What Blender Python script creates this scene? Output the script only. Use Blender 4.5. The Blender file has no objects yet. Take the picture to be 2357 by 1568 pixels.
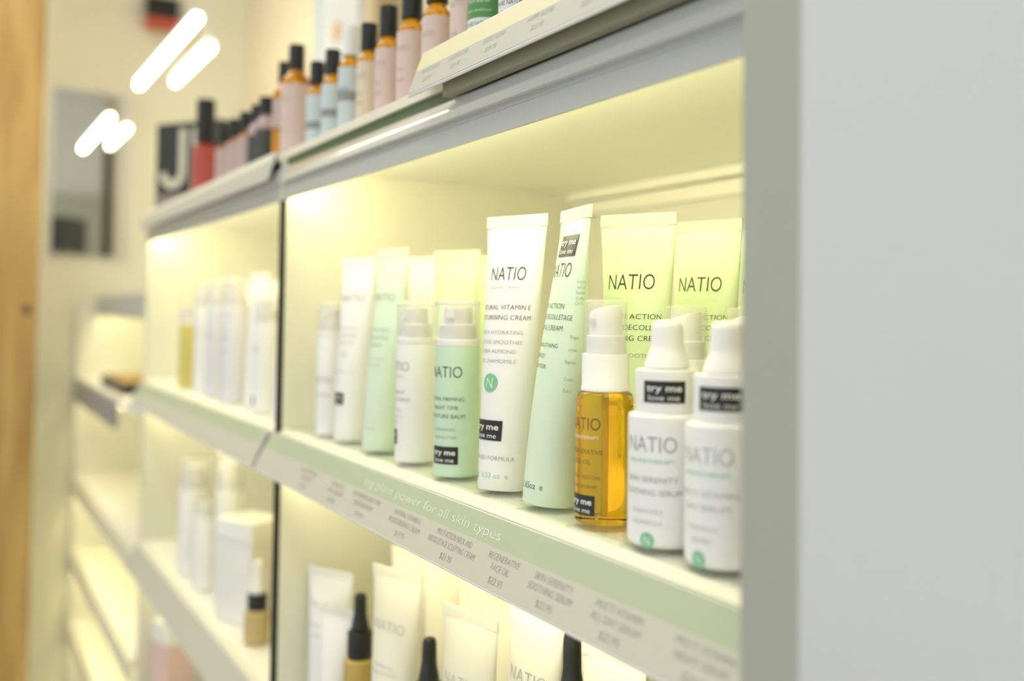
import bpy, math, random
from mathutils import Matrix, Vector

sc = bpy.context.scene
COL = sc.collection
# ------------------------------------------------------------------ camera
# world: X along the shelves (+X towards the viewer), Y into the shelves, Z up; Z = 0 at the lens
cam_d = bpy.data.cameras.new('camera')
cam = bpy.data.objects.new('camera', cam_d); COL.objects.link(cam)
cam_d.sensor_width = 36.0; cam_d.lens = 35.0
cam_d.shift_y = -0.0577
right = Vector((0.49573343, 0.8683724, 0.01333161))
up = Vector((0.02235252, -0.02810303, 0.99935508))
back = Vector((0.86818704, -0.49511573, -0.03334192))
m = Matrix((right, up, back)).transposed().to_4x4()
m.translation = Vector((0, -0.32, 0))
cam.matrix_world = m
cam_d.clip_start = 0.01
cam_d.dof.use_dof = True
cam_d.dof.focus_distance = 0.655
cam_d.dof.aperture_fstop = 3.0
sc.camera = cam
# ------------------------------------------------------------------ world and exposure
w = bpy.data.worlds.new('shop_daylight'); sc.world = w
w.use_nodes = True
bg = w.node_tree.nodes['Background']
bg.inputs[0].default_value = (0.92, 0.96, 1.0, 1)
bg.inputs[1].default_value = 1.06
sc.view_settings.view_transform = 'Standard'
sc.view_settings.look = 'None'
sc.view_settings.exposure = 0.0
sc.view_settings.gamma = 1.0
sc.view_settings.use_curve_mapping = False
LED_MAIN, LED_LOW, LED_FAR, TUBE_LAMP = 20.5, 12.0, 16.0, 20.0
LED_COL = (1.0, 0.90, 0.50)

# ------------------------------------------------------------------ materials
MATS = {}
def mat(name, col, rough=0.5, spec=0.5, metal=0.0, noise=0.0, nscale=40.0, trans=0.0, ior=1.45, emit=None, estr=0.0, coat=0.0, sss=0.0):
    if name in MATS: return MATS[name]
    M = bpy.data.materials.new(name); M.use_nodes = True
    nt = M.node_tree; p = nt.nodes['Principled BSDF']
    c = (*col, 1)
    p.inputs['Base Color'].default_value = c
    p.inputs['Roughness'].default_value = rough
    p.inputs['Metallic'].default_value = metal
    p.inputs['IOR'].default_value = ior
    p.inputs['Specular IOR Level'].default_value = spec
    p.inputs['Transmission Weight'].default_value = trans
    p.inputs['Coat Weight'].default_value = coat
    if sss:
        p.inputs['Subsurface Weight'].default_value = sss
        p.inputs['Subsurface Radius'].default_value = (0.01, 0.01, 0.008)
        p.inputs['Subsurface Scale'].default_value = 0.5
    if emit:
        p.inputs['Emission Color'].default_value = (*emit, 1)
        p.inputs['Emission Strength'].default_value = estr
    if noise:
        tc = nt.nodes.new('ShaderNodeTexCoord'); n = nt.nodes.new('ShaderNodeTexNoise')
        n.inputs['Scale'].default_value = nscale; n.inputs['Detail'].default_value = 3
        r = nt.nodes.new('ShaderNodeValToRGB')
        r.color_ramp.elements[0].color = tuple(max(0, x * (1 - noise)) for x in col) + (1,)
        r.color_ramp.elements[1].color = tuple(min(1, x * (1 + noise)) for x in col) + (1,)
        nt.links.new(tc.outputs['Object'], n.inputs['Vector']); nt.links.new(n.outputs['Fac'], r.inputs['Fac'])
        nt.links.new(r.outputs['Color'], p.inputs['Base Color'])
    MATS[name] = M
    return M

def clear_mat(name, tint=(1, 1, 1), transp=0.75, haze=(0.9, 0.9, 0.9), rough=0.08):
    """thin clear plastic: transparent film with a little haze and a glossy surface"""
    M = bpy.data.materials.new(name); M.use_nodes = True
    nt = M.node_tree; nt.nodes.clear()
    out = nt.nodes.new('ShaderNodeOutputMaterial')
    t = nt.nodes.new('ShaderNodeBsdfTransparent'); t.inputs[0].default_value = (*tint, 1)
    d = nt.nodes.new('ShaderNodeBsdfDiffuse'); d.inputs[0].default_value = (*haze, 1)
    tl = nt.nodes.new('ShaderNodeBsdfTranslucent'); tl.inputs[0].default_value = (*haze, 1)
    dm = nt.nodes.new('ShaderNodeMixShader'); dm.inputs[0].default_value = 0.5
    g = nt.nodes.new('ShaderNodeBsdfGlossy'); g.inputs['Roughness'].default_value = rough
    m1 = nt.nodes.new('ShaderNodeMixShader'); m1.inputs[0].default_value = 1 - transp
    m2 = nt.nodes.new('ShaderNodeMixShader')
    fr = nt.nodes.new('ShaderNodeFresnel'); fr.inputs[0].default_value = 1.45
    nt.links.new(d.outputs[0], dm.inputs[1]); nt.links.new(tl.outputs[0], dm.inputs[2])
    nt.links.new(t.outputs[0], m1.inputs[1]); nt.links.new(dm.outputs[0], m1.inputs[2])
    ge = nt.nodes.new('ShaderNodeNewGeometry'); inv = nt.nodes.new('ShaderNodeMath'); inv.operation = 'SUBTRACT'; inv.inputs[0].default_value = 1.0
    mu = nt.nodes.new('ShaderNodeMath'); mu.operation = 'MULTIPLY'
    nt.links.new(ge.outputs['Backfacing'], inv.inputs[1]); nt.links.new(fr.outputs[0], mu.inputs[0]); nt.links.new(inv.outputs[0], mu.inputs[1])
    nt.links.new(mu.outputs[0], m2.inputs[0]); nt.links.new(m1.outputs[0], m2.inputs[1]); nt.links.new(g.outputs[0], m2.inputs[2])
    nt.links.new(m2.outputs[0], out.inputs[0])
    MATS[name] = M
    return M

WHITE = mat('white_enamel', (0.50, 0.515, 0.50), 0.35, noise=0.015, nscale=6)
INNER = mat('white_laminate', (0.91, 0.90, 0.80), 0.5, noise=0.015, nscale=5)  # lightened so the shelf undersides look better lit
SIDEM = mat('side_laminate_dimmed', (0.76, 0.75, 0.65), 0.5, noise=0.015, nscale=5)  # same laminate as INNER, darkened so side and back panels look less lit
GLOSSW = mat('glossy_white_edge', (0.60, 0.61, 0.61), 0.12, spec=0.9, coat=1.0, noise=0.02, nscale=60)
CREAM = mat('cream_edging', (0.86, 0.82, 0.66), 0.5, noise=0.02)
GREENCH = mat('green_channel', (0.10, 0.16, 0.07), 0.5, noise=0.1)
BLACK = mat('black_gasket', (0.012, 0.014, 0.010), 0.6, noise=0.2)
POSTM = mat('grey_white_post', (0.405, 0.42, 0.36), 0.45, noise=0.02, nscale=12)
LABEL = mat('label_card', (0.565, 0.555, 0.475), 0.5, noise=0.02, nscale=30)
SAGE = mat('sage_band', (0.455, 0.52, 0.365), 0.5, noise=0.02, nscale=30)
YELBAND = mat('pale_gold_band', (0.78, 0.74, 0.46), 0.45, noise=0.06, nscale=900)
INK = mat('dark_ink', (0.035, 0.045, 0.04), 0.5, noise=0.1)
GREY_INK = mat('grey_ink', (0.30, 0.31, 0.30), 0.5, noise=0.1)
PALE_INK = mat('pale_ink', (0.48, 0.48, 0.45), 0.5, noise=0.1)
WHITE_INK = mat('white_ink', (0.92, 0.92, 0.88), 0.5, noise=0.02)
GREEN_INK = mat('green_ink', (0.22, 0.55, 0.30), 0.5, noise=0.05)
STICK = mat('black_sticker', (0.016, 0.018, 0.016), 0.35, noise=0.1)
WPLAST = mat('white_plastic', (0.88, 0.88, 0.86), 0.28, noise=0.01)
TUBEW = mat('white_tube_plastic', (0.88, 0.87, 0.85), 0.30, noise=0.01, sss=0.15)
TUBEG = mat('green_tube_plastic', (0.70, 0.84, 0.66), 0.30, noise=0.015, sss=0.15)
TUBEP = mat('pale_green_tube_plastic', (0.74, 0.88, 0.56), 0.30, noise=0.015, sss=0.15)
GREENB = mat('green_bottle_plastic', (0.58, 0.76, 0.58), 0.30, noise=0.015)
PUMPG = mat('grey_pump_plastic', (0.72, 0.71, 0.69), 0.35, noise=0.02)
CLEAR = clear_mat('clear_cap_plastic', transp=0.88)
ACRYL = clear_mat('clear_acrylic', tint=(0.985, 1, 0.975), transp=0.95)
FROST = clear_mat('frosted_plastic', transp=0.45, rough=0.3)
MIRROR = mat('mirror_glass', (0.92, 0.94, 0.92), 0.015, metal=1.0)
OIL = mat('amber_oil', (1.0, 0.56, 0.03), 0.03, trans=1.0, ior=1.42)
AMBER = mat('amber_glass', (0.92, 0.46, 0.04), 0.05, trans=0.75, ior=1.3)
CAPB = mat('black_cap', (0.018, 0.020, 0.018), 0.35, noise=0.1)
WALLB = mat('beige_back_panel', (0.84, 0.735, 0.53), 0.6, noise=0.02, nscale=4)
WALLC = mat('cream_wall', (0.86, 0.855, 0.69), 0.6, noise=0.02, nscale=4)

def emat(name, col, strength):
    return mat(name, (1, 1, 1), 0.5, emit=col, estr=strength)

# ------------------------------------------------------------------ helpers
def link(o, parent=None):
    COL.objects.link(o)
    if parent: o.parent = parent
    return o

def tag(o, label=None, cat=None, group=None, kind=None):
    if label: o['label'] = label
    if cat: o['category'] = cat
    if group: o['group'] = group
    if kind: o['kind'] = kind
    return o

def empty(name, loc=(0, 0, 0), rot=(0, 0, 0), label=None, cat=None, group=None):
    o = bpy.data.objects.new(name, None)
    o.location = loc; o.rotation_euler = rot; o.empty_display_size = 0.02
    link(o)
    return tag(o, label, cat, group)

class MB:
    """collects vertices and faces (with a material index) and links them as one mesh object"""
    def __init__(s): s.v = []; s.f = []; s.mi = []; s.sm = []
    def add(s, v, f, mi=0, smooth=False):
        n = len(s.v); s.v += [tuple(a) for a in v]
        s.f += [tuple(i + n for i in a) for a in f]; s.mi += [mi] * len(f); s.sm += [smooth] * len(f)
        return s
    def box(s, x0, x1, y0, y1, z0, z1, mi=0):
        v = [(x, y, z) for x in (x0, x1) for y in (y0, y1) for z in (z0, z1)]
        f = [(0, 1, 3, 2), (4, 6, 7, 5), (0, 4, 5, 1), (2, 3, 7, 6), (0, 2, 6, 4), (1, 5, 7, 3)]
        return s.add(v, f, mi)
    def prism(s, prof, x0, x1, mi=0, smooth=False):
        """closed (y, z) profile swept along X"""
        n = len(prof)
        v = [(x0, y, z) for y, z in prof] + [(x1, y, z) for y, z in prof]
        f = [(i, (i + 1) % n, n + (i + 1) % n, n + i) for i in range(n)]
        s.add(v, f, mi, smooth)
        s.add(v, [tuple(range(n))[::-1], tuple(range(n, 2 * n))], mi)
        return s
    def lathe(s, prof, seg=40, mi=0, cx=0, cy=0, close=True, smooth=True, sy=1.0):
        n = len(prof); v = []
        for r, z in prof:
            for k in range(seg):
                a = 2 * math.pi * k / seg
                v.append((cx + r * math.cos(a), cy + sy * r * math.sin(a), z))
        f = []
        for i in range(n - 1):
            for k in range(seg):
                k2 = (k + 1) % seg
                f.append((i * seg + k, i * seg + k2, (i + 1) * seg + k2, (i + 1) * seg + k))
        s.add(v, f, mi, smooth)
        if close:
            s.add(v, [tuple(range(seg))[::-1], tuple(range((n - 1) * seg, n * seg))], mi)
        return s
    def build(s, name, mats, parent=None, bevel=0.0):
        me = bpy.data.meshes.new(name)
        me.from_pydata(s.v, [], s.f)
        for M in (mats if isinstance(mats, (list, tuple)) else [mats]): me.materials.append(M)
        me.polygons.foreach_set('material_index', s.mi)
        me.polygons.foreach_set('use_smooth', s.sm)
        me.update()
        o = bpy.data.objects.new(name, me); link(o, parent)
        if bevel:
            b = o.modifiers.new('bevel', 'BEVEL'); b.width = bevel; b.segments = 2; b.limit_method = 'ANGLE'
        return o

def rounded(prof_pts, rad=0.002, n=4):
    """rounds the inner corners of an open (r, z) lathe profile"""
    out = [prof_pts[0]]
    for i in range(1, len(prof_pts) - 1):
        p0, p1, p2 = (Vector(prof_pts[j]) for j in (i - 1, i, i + 1))
        a, b = p0 - p1, p2 - p1
        d = min(rad, a.length * 0.45, b.length * 0.45)
        if d < 1e-5: out.append(tuple(p1)); continue
        q0, q2 = p1 + a.normalized() * d, p1 + b.normalized() * d
        for k in range(n + 1):
            t = k / n
            q = q0 * (1 - t) ** 2 + p1 * 2 * t * (1 - t) + q2 * t * t
            out.append((q.x, q.y))
    out.append(prof_pts[-1])
    return out

# flat print: letters from the built-in font as thin meshes laid on a surface
_txt = {}
def glyphs(body, bold=0.0):
    k = (body, bold)
    if k not in _txt:
        c = bpy.data.curves.new('print', 'FONT'); c.body = body; c.size = 1.0
        c.align_x = 'CENTER'; c.resolution_u = 3; c.offset = bold
        o = bpy.data.objects.new('print', c)
        me = bpy.data.meshes.new_from_object(o)
        v = [(p.co.x, p.co.y) for p in me.vertices]; f = [tuple(p.vertices) for p in me.polygons]
        bpy.data.objects.remove(o); bpy.data.curves.remove(c); bpy.data.meshes.remove(me)
        _txt[k] = (v, f)
    return _txt[k]
_hv, _ = glyphs('H')
CAPH = max(p[1] for p in _hv) - min(p[1] for p in _hv)

def put_text(mb, mapper, body, zc, cap, width=None, sc_=0.0, mi=0, bold=-0.012, off=0.00025):
    """lays a centred text line at height zc, cap height cap, on mapper(s, z, off)"""
    v, f = glyphs(body, bold)
    if not v: return
    k = cap / CAPH
    x0, x1 = min(p[0] for p in v), max(p[0] for p in v)
    kx = width / (x1 - x0) if width else k
    xm = (x0 + x1) / 2
    mb.add([mapper(sc_ + (x - xm) * kx, zc - cap / 2 + y * k, off) for x, y in v], f, mi)

def cyl_map(r, a0=0.0):
    def mp(s, z, off):
        a = s / r + a0
        return ((r + off) * math.sin(a), -(r + off) * math.cos(a), z)
    return mp

def patch(mapper, s0, s1, z0, z1, off, n=8):
    v = []; f = []
    for i in range(n + 1):
        s = s0 + (s1 - s0) * i / n
        v += [mapper(s, z0, off), mapper(s, z1, off)]
    for i in range(n): f.append((2 * i, 2 * i + 2, 2 * i + 3, 2 * i + 1))
    return v, f

def disc(mapper, sc_, zc, r, off, n=28):
    v = [mapper(sc_, zc, off)] + [mapper(sc_ + r * math.cos(2 * math.pi * k / n), zc + r * math.sin(2 * math.pi * k / n), off) for k in range(n)]
    return v, [(0, 1 + k, 1 + (k + 1) % n) for k in range(n)]

def sticker(parent, mapper, sc_, zc, w, h):
    mb = MB(); v, f = patch(mapper, sc_ - w / 2, sc_ + w / 2, zc - h / 2, zc + h / 2, 0.0003)
    mb.add(v, f)
    s = mb.build('tester_sticker', STICK, parent)
    s['label'] = 'black tester sticker with white lettering'
    t = MB()
    put_text(t, mapper, 'try me', zc + h * 0.18, h * 0.30, w * 0.82, sc_, 0, 0.012, 0.0006)
    put_text(t, mapper, 'love me', zc - h * 0.26, h * 0.25, w * 0.72, sc_, 0, -0.004, 0.0006)
    t.build('sticker_lettering', WHITE_INK, s)

INKS = [INK, GREY_INK, PALE_INK, GREEN_INK, WHITE_INK]
def lettering(parent, mapper, lines, emblem=None, name='printed_lettering'):
    """lines: (text, z, cap, width or None, s, ink index)"""
    blocks = []
    for ln in sorted(lines, key=lambda a: -a[1]):           # blocks of print far apart are parts of their own
        if blocks and blocks[-1][-1][1] - ln[1] < 0.018: blocks[-1].append(ln)
        else: blocks.append([ln])
    for bl in blocks:
        mb = MB()
        for t, z, c, wd, s, mi in bl: put_text(mb, mapper, t, z, c, wd, s, mi)
        if mb.v: mb.build(name, INKS, parent)
    if emblem:
        s, z, r = emblem
        e = MB(); v, f = disc(mapper, s, z, r, 0.0002); e.add(v, f)
        e = e.build('round_emblem', GREEN_INK, parent)
        n = MB(); put_text(n, mapper, 'N', z, r * 1.1, r * 0.8, s, 0, -0.01, 0.0004)
        n.build('emblem_letter', WHITE_INK, e)

# ------------------------------------------------------------------ product builders
def tube(loc, h, r, M, label, rotz=0.0, lean=(0, 0), lines=(), emblem=None, stick=None, cat='tube', group=None, crimp=0.008, squash=1.0, side=()):
    """cosmetics tube standing on its round end, folded flat at the top"""
    o = empty('cosmetics_tube', loc, (math.radians(lean[0]), math.radians(lean[1]), math.radians(rotz)), label, cat, group)
    H = h - crimp; cw = 1.55 * r
    def ab(t):
        t = min(max(t, 0), 1)
        return r + (cw - r) * t ** 1.3, max(r * squash * (1 - t ** 2.4), 0.0007)
    seg, rows = 40, 18
    mb = MB(); v = []; f = []
    zs = [0.0, 0.0012] + [0.0012 + (H - 0.0012) * (i / (rows - 1)) for i in range(1, rows)]
    for i, z in enumerate(zs):
        a, b = ab(z / H)
        if i == 0: a -= 0.0012; b -= 0.0012
        for k in range(seg):
            q = 2 * math.pi * k / seg
            v.append((a * math.sin(q), -b * math.cos(q), z))
    n = len(zs)
    for i in range(n - 1):
        for k in range(seg):
            k2 = (k + 1) % seg
            f.append((i * seg + k, i * seg + k2, (i + 1) * seg + k2, (i + 1) * seg + k))
    mb.add(v, f, 0, True)
    mb.add(v, [tuple(range(seg))[::-1]])
    mb.build('tube_body', M, o)
    c = MB(); N = 30
    for k in range(N):                                    # fine pressed ribs along the fold
        x0 = -cw + 2 * cw * k / N; x1 = -cw + 2 * cw * (k + 1) / N
        xm = (x0 + x1) / 2
        pts = [(x0, -0.0007), (xm, -0.00105), (x1, -0.0007), (x1, 0.0007), (x0, 0.0007)]
        vv = [(x, y, H - 0.0004) for x, y in pts] + [(x, y, h) for x, y in pts]
        c.add(vv, [(0, 1, 6, 5), (1, 2, 7, 6), (2, 3, 8, 7), (3, 4, 9, 8), (4, 0, 5, 9), (5, 6, 7, 8, 9), (4, 3, 2, 1, 0)])
    c.build('crimped_end', M, o)
    def mp(s, z, off):
        a, b = ab(z / H)
        p = s / (0.5 * (a + max(b, 0.4 * a)))
        return ((a + off) * math.sin(p), -(b + off) * math.cos(p) - off * 0.3, z)
    if lines or emblem: lettering(o, mp, lines, emblem)
    if side: lettering(o, mp, side, name='side_lettering')
    if stick: sticker(o, mp, *stick)
    return o

def airless(loc, r, hb, hc, M, label, rotz=0.0, lines=(), stick=None, group=None):
    """straight airless pump bottle with a clear cap"""
    o = empty('pump_bottle', loc, (0, 0, math.radians(rotz)), label, 'bottle', group)
    MB().lathe(rounded([(0.001, 0), (r, 0), (r, hb), (r * 0.9, hb)], 0.0015)).build('bottle_body', M, o)
    MB().lathe(rounded([(0.001, hb), (r * 0.99, hb), (r * 0.99, hb + 0.006), (0.001, hb + 0.006)], 0.001)).build('collar', WPLAST, o)
    z = hb + 0.006
    p = MB().lathe(rounded([(0.001, z), (r * 0.82, z), (r * 0.82, z + hc * 0.30), (r * 0.62, z + hc * 0.30), (r * 0.62, z + hc * 0.66), (0.001, z + hc * 0.66)], 0.001)).build('pump_head', PUMPG, o)
    MB().box(-0.003, 0.003, -r * 0.80, -r * 0.55, z + hc * 0.44, z + hc * 0.58).build('nozzle', WPLAST, p)
    c = MB(); t = 0.0011
    c.lathe(rounded([(r, hb + 0.001), (r, hb + hc), (0.001, hb + hc)], 0.002), close=False)
    c.lathe(rounded([(r - t, hb + 0.001), (r - t, hb + hc - t), (0.001, hb + hc - t)], 0.002), close=False)
    cp = c.build('clear_cap', CLEAR, o)
    MB().lathe([(r * 0.99, hb + hc - 0.005), (r + 0.0002, hb + hc - 0.0045), (r + 0.0002, hb + hc - 0.0025), (r * 0.99, hb + hc - 0.002)], close=False).build('cap_rim', FROST, cp)
    mp = cyl_map(r)
    if lines: lettering(o, mp, lines)
    if stick: sticker(o, mp, *stick)
    return o

def oil_spray(loc, label, rotz=0.0, full=True, group=None):
    """glass bottle of amber oil with ribbed white collar, spray head and clear overcap"""
    r = 0.0178; hb = 0.066
    o = empty('spray_bottle', loc, (0, 0, math.radians(rotz)), label, 'bottle', group)
    MB().lathe(rounded([(0.001, 0), (r, 0), (r, hb), (r * 0.96, hb + 0.003), (r * 0.97, hb + 0.008), (r * 0.90, hb + 0.0115), (0.0125, hb + 0.0125), (0.001, hb + 0.0125)], 0.0016), seg=56).build('glass_bottle', OIL, o)
    z0 = hb + 0.0125; z1 = z0 + 0.0225; rc = 0.0143
    c = MB(); seg = 120; v = []; f = []                    # ribbed collar
    for z, k0 in ((z0, 1.03), (z0 + 0.0025, 1.03), (z0 + 0.003, 1.0), (z1 - 0.001, 1.0), (z1, 0.96)):
        for k in range(seg):
            rr = rc * k0 - (0.00022 if (k % 2 and k0 == 1.0) else 0)
            a = 2 * math.pi * k / seg
            v.append((rr * math.cos(a), rr * math.sin(a), z))
    for i in range(4):
        for k in range(seg):
            k2 = (k + 1) % seg
            f.append((i * seg + k, i * seg + k2, (i + 1) * seg + k2, (i + 1) * seg + k))
    c.add(v, f, 0, True); c.add(v, [tuple(range(seg))[::-1], tuple(range(4 * seg, 5 * seg))])
    c.build('ribbed_collar', WPLAST, o)
    z2 = z1 + 0.011; hd = MB()
    hd.lathe(rounded([(0.001, z1), (0.0118, z1), (0.0118, z2), (0.001, z2)], 0.001))
    v = []; n = 36; rh = 0.0098                            # head with a slanted top
    for lvl in range(3):
        for k in range(n):
            a = 2 * math.pi * k / n; x, y = rh * math.cos(a), rh * math.sin(a)
            zt = z2 + 0.0155 + 0.0025 * (x / rh)
            if lvl == 0: v.append((x, y, z2))
            elif lvl == 1: v.append((x, y, zt - 0.001))
            else: v.append((x * 0.93, y * 0.93, zt))
    f = [(i * n + k, i * n + (k + 1) % n, (i + 1) * n + (k + 1) % n, (i + 1) * n + k) for i in range(2) for k in range(n)]
    hd.add(v, f, 0, True); hd.add(v, [tuple(range(2 * n, 3 * n))])
    h = hd.build('spray_head', WPLAST, o)
    MB().box(-0.002, 0.002, -0.0112, -0.0085, z2 + 0.006, z2 + 0.010).build('nozzle', PUMPG, h)
    zt = z1 + 0.0325; rr = 0.0131; cp = MB()
    cp.lathe(rounded([(rr, z1), (rr, zt), (0.001, zt)], 0.0018), close=False)
    cp.lathe(rounded([(rr - 0.0009, z1), (rr - 0.0009, zt - 0.0009), (0.001, zt - 0.0009)], 0.0015), close=False)
    cp.build('clear_overcap', CLEAR, o)
    MB().lathe([(0.0016, 0.004), (0.0016, hb + 0.01)], seg=12).build('dip_tube', FROST, o)
    if full:
        mp = cyl_map(r)
        lettering(o, mp, [('NATIO', 0.0595, 0.0072, 0.026, -0.001, 0), ('AROMATHERAPY', 0.0515, 0.0021, 0.024, -0.001, 4),
                          ('REGENERATIVE', 0.0430, 0.0028, 0.027, 0, 0), ('FACE OIL', 0.0370, 0.0028, 0.017, -0.002, 0),
                          ('RENEW  RESTORE', 0.0280, 0.0022, 0.025, 0, 0), ('ARGAN  ROSEHIP', 0.0225, 0.0022, 0.022, -0.001, 0)])
        sticker(o, mp, -0.0015, 0.0115, 0.021, 0.0118)
    return o

def dropper(loc, label, lines, rotz=0.0, r=0.0212, hb=0.0715, rc=0.0172, hc=0.0235, body=WPLAST, cap=WPLAST, bulb=WPLAST, stick=True, group=None, emblem=None, hbulb=0.027):
    o = empty('dropper_bottle', loc, (0, 0, math.radians(rotz)), label, 'bottle', group)
    MB().lathe(rounded([(0.001, 0), (r, 0), (r, hb - 0.001), (r * 0.8, hb), (r * 0.7, hb + 0.001), (0.001, hb + 0.001)], 0.004, 6), seg=48).build('bottle_body', body, o)
    c = MB().lathe(rounded([(0.001, hb), (rc, hb), (rc, hb + hc), (0.001, hb + hc)], 0.0012), seg=48).build('dropper_collar', cap, o)
    z = hb + hc
    MB().lathe(rounded([(0.001, z), (rc * 0.76, z), (rc * 0.66, z + hbulb * 0.22), (rc * 0.53, z + hbulb * 0.42), (rc * 0.50, z + hbulb * 0.88), (rc * 0.40, z + hbulb * 0.98), (0.0008, z + hbulb)], 0.003, 5), seg=40).build('rubber_bulb', bulb, o)
    if lines or emblem: lettering(o, cyl_map(r), lines, emblem)
    if stick: sticker(o, cyl_map(rc, 0.35), 0.0, hb + hc * 0.5, 0.0235, 0.0118)
    return o

def small_bottle(loc, r, hb, hcap, Mlab, label, cap=CAPB, glass=AMBER, lab=(0.08, 0.86), rcap=0.72, rotz=0.0, lines=(), band=None, group='small bottles on the upper shelf', sleeve=False):
    """small amber bottle with a paper label and screw cap"""
    o = empty('oil_bottle', loc, (0, 0, math.radians(rotz)), label, 'bottle', group)
    MB().lathe(rounded([(0.001, 0), (r, 0), (r, hb * 0.90), (r * 0.52, hb), (r * 0.52, hb + 0.004), (0.001, hb + 0.004)], 0.003, 5), seg=36).build('glass_bottle', glass, o)
    z = hb + 0.002
    MB().lathe(rounded([(0.001, z), (r * rcap, z), (r * rcap, z + hcap), (0.001, z + hcap)], 0.001), seg=36).build('screw_cap', cap, o)
    MB().lathe([(r * rcap * 1.04, z + 0.0002), (r * rcap * 1.04, z + 0.0026)], seg=36).build('cap_ring', cap, o)
    lb = MB().lathe([(r + 0.0003, hb * lab[0]), (r + 0.0003, hb * lab[1])], seg=36, close=False).build('paper_label', Mlab, o)
    mp = cyl_map(r + 0.0004)
    if band:
        b = MB(); v, f = patch(mp, -r * 1.5, r * 1.5, hb * band[0], hb * band[1], 0.0002, 14); b.add(v, f)
        b.build('label_band', band[2], lb)
    if lines: lettering(lb, mp, lines)
    return o

# ================================================================== SETTING
FLOOR_Z, CEIL_Z, WALL_X, WALL_Y = -1.25, 1.45, -2.98, 0.45
tag(MB().box(-3.2, 2.2, -2.6, 0.6, FLOOR_Z - 0.05, FLOOR_Z).build('floor', mat('grey_vinyl_floor', (0.45, 0.43, 0.40), 0.4, noise=0.05, nscale=5)), kind='structure')
tag(MB().box(-3.2, 2.2, -2.6, 0.6, CEIL_Z, CEIL_Z + 0.05).build('ceiling', mat('ceiling_paint', (0.80, 0.79, 0.74), 0.7, noise=0.01)), kind='structure')
tag(MB().box(-3.08, WALL_X, -2.6, 0.6, FLOOR_Z, CEIL_Z).build('wall_end', WALLC), kind='structure')
tag(MB().box(WALL_X, 2.2, WALL_Y, WALL_Y + 0.1, FLOOR_Z, CEIL_Z).build('wall_back', WALLB), kind='structure')
tag(MB().box(2.2, 2.3, -2.6, 0.6, FLOOR_Z, CEIL_Z).build('wall_front', WALLC), kind='structure')

for i, (x, y, where) in enumerate(((-2.25, -0.45, 'above the far end of the aisle'), (-0.55, -0.75, 'above the near shelf unit'), (1.0, -0.75, 'behind the viewer'))):  # unseen lights, added to brighten the far walls and streak the gloss
    t = empty('ceiling_fill_light', (x, y, CEIL_Z), label='long rectangular ceiling light added out of view ' + where, cat='ceiling light', group='ceiling lights added over the aisle')
    MB().box(-0.62, 0.62, -0.17, 0.17, -0.030, -0.001).build('light_housing', WPLAST, t)
    MB().box(-0.60, 0.60, -0.15, 0.15, -0.033, -0.0305).build('light_diffuser', emat('ceiling_fill_glow', (1.0, 0.97, 0.90), 8.0), t)

# timber post, left edge of the view
def wood():
    M = bpy.data.materials.new('timber'); M.use_nodes = True
    nt = M.node_tree; p = nt.nodes['Principled BSDF']; p.inputs['Roughness'].default_value = 0.5
    tc = nt.nodes.new('ShaderNodeTexCoord'); mp = nt.nodes.new('ShaderNodeMapping'); mp.inputs['Scale'].default_value = (14, 14, 1.5)
    n = nt.nodes.new('ShaderNodeTexNoise'); n.inputs['Scale'].default_value = 2.0; n.inputs['Detail'].default_value = 5; n.inputs['Distortion'].default_value = 0.6
    r = nt.nodes.new('ShaderNodeValToRGB')
    r.color_ramp.elements[0].position = 0.3; r.color_ramp.elements[0].color = (0.40, 0.235, 0.07, 1)
    r.color_ramp.elements[1].position = 0.7; r.color_ramp.elements[1].color = (0.62, 0.43, 0.155, 1)
    nt.links.new(tc.outputs['Object'], mp.inputs['Vector']); nt.links.new(mp.outputs[0], n.inputs['Vector'])
    nt.links.new(n.outputs['Fac'], r.inputs['Fac']); nt.links.new(r.outputs['Color'], p.inputs['Base Color'])
    return M
WOOD = wood()
tp = empty('timber_post', (-2.62, -0.27, FLOOR_Z), label='honey brown timber post standing full height at the left edge', cat='post')
MB().box(-0.05, 0.05, -0.15, 0.142, 0.0, CEIL_Z - FLOOR_Z - 0.001).build('post_shaft', WOOD, tp, bevel=0.004)
kn = MB().lathe([(0.001, -0.002), (0.009, -0.002), (0.012, 0.0), (0.006, 0.003), (0.001, 0.003)], seg=20)
k = kn.build('wood_knot', mat('dark_knot', (0.10, 0.055, 0.03), 0.6, noise=0.2), tp)
k.rotation_euler = (0, math.radians(90), 0); k.location = (0.049, 0.118, 1.246)

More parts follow.
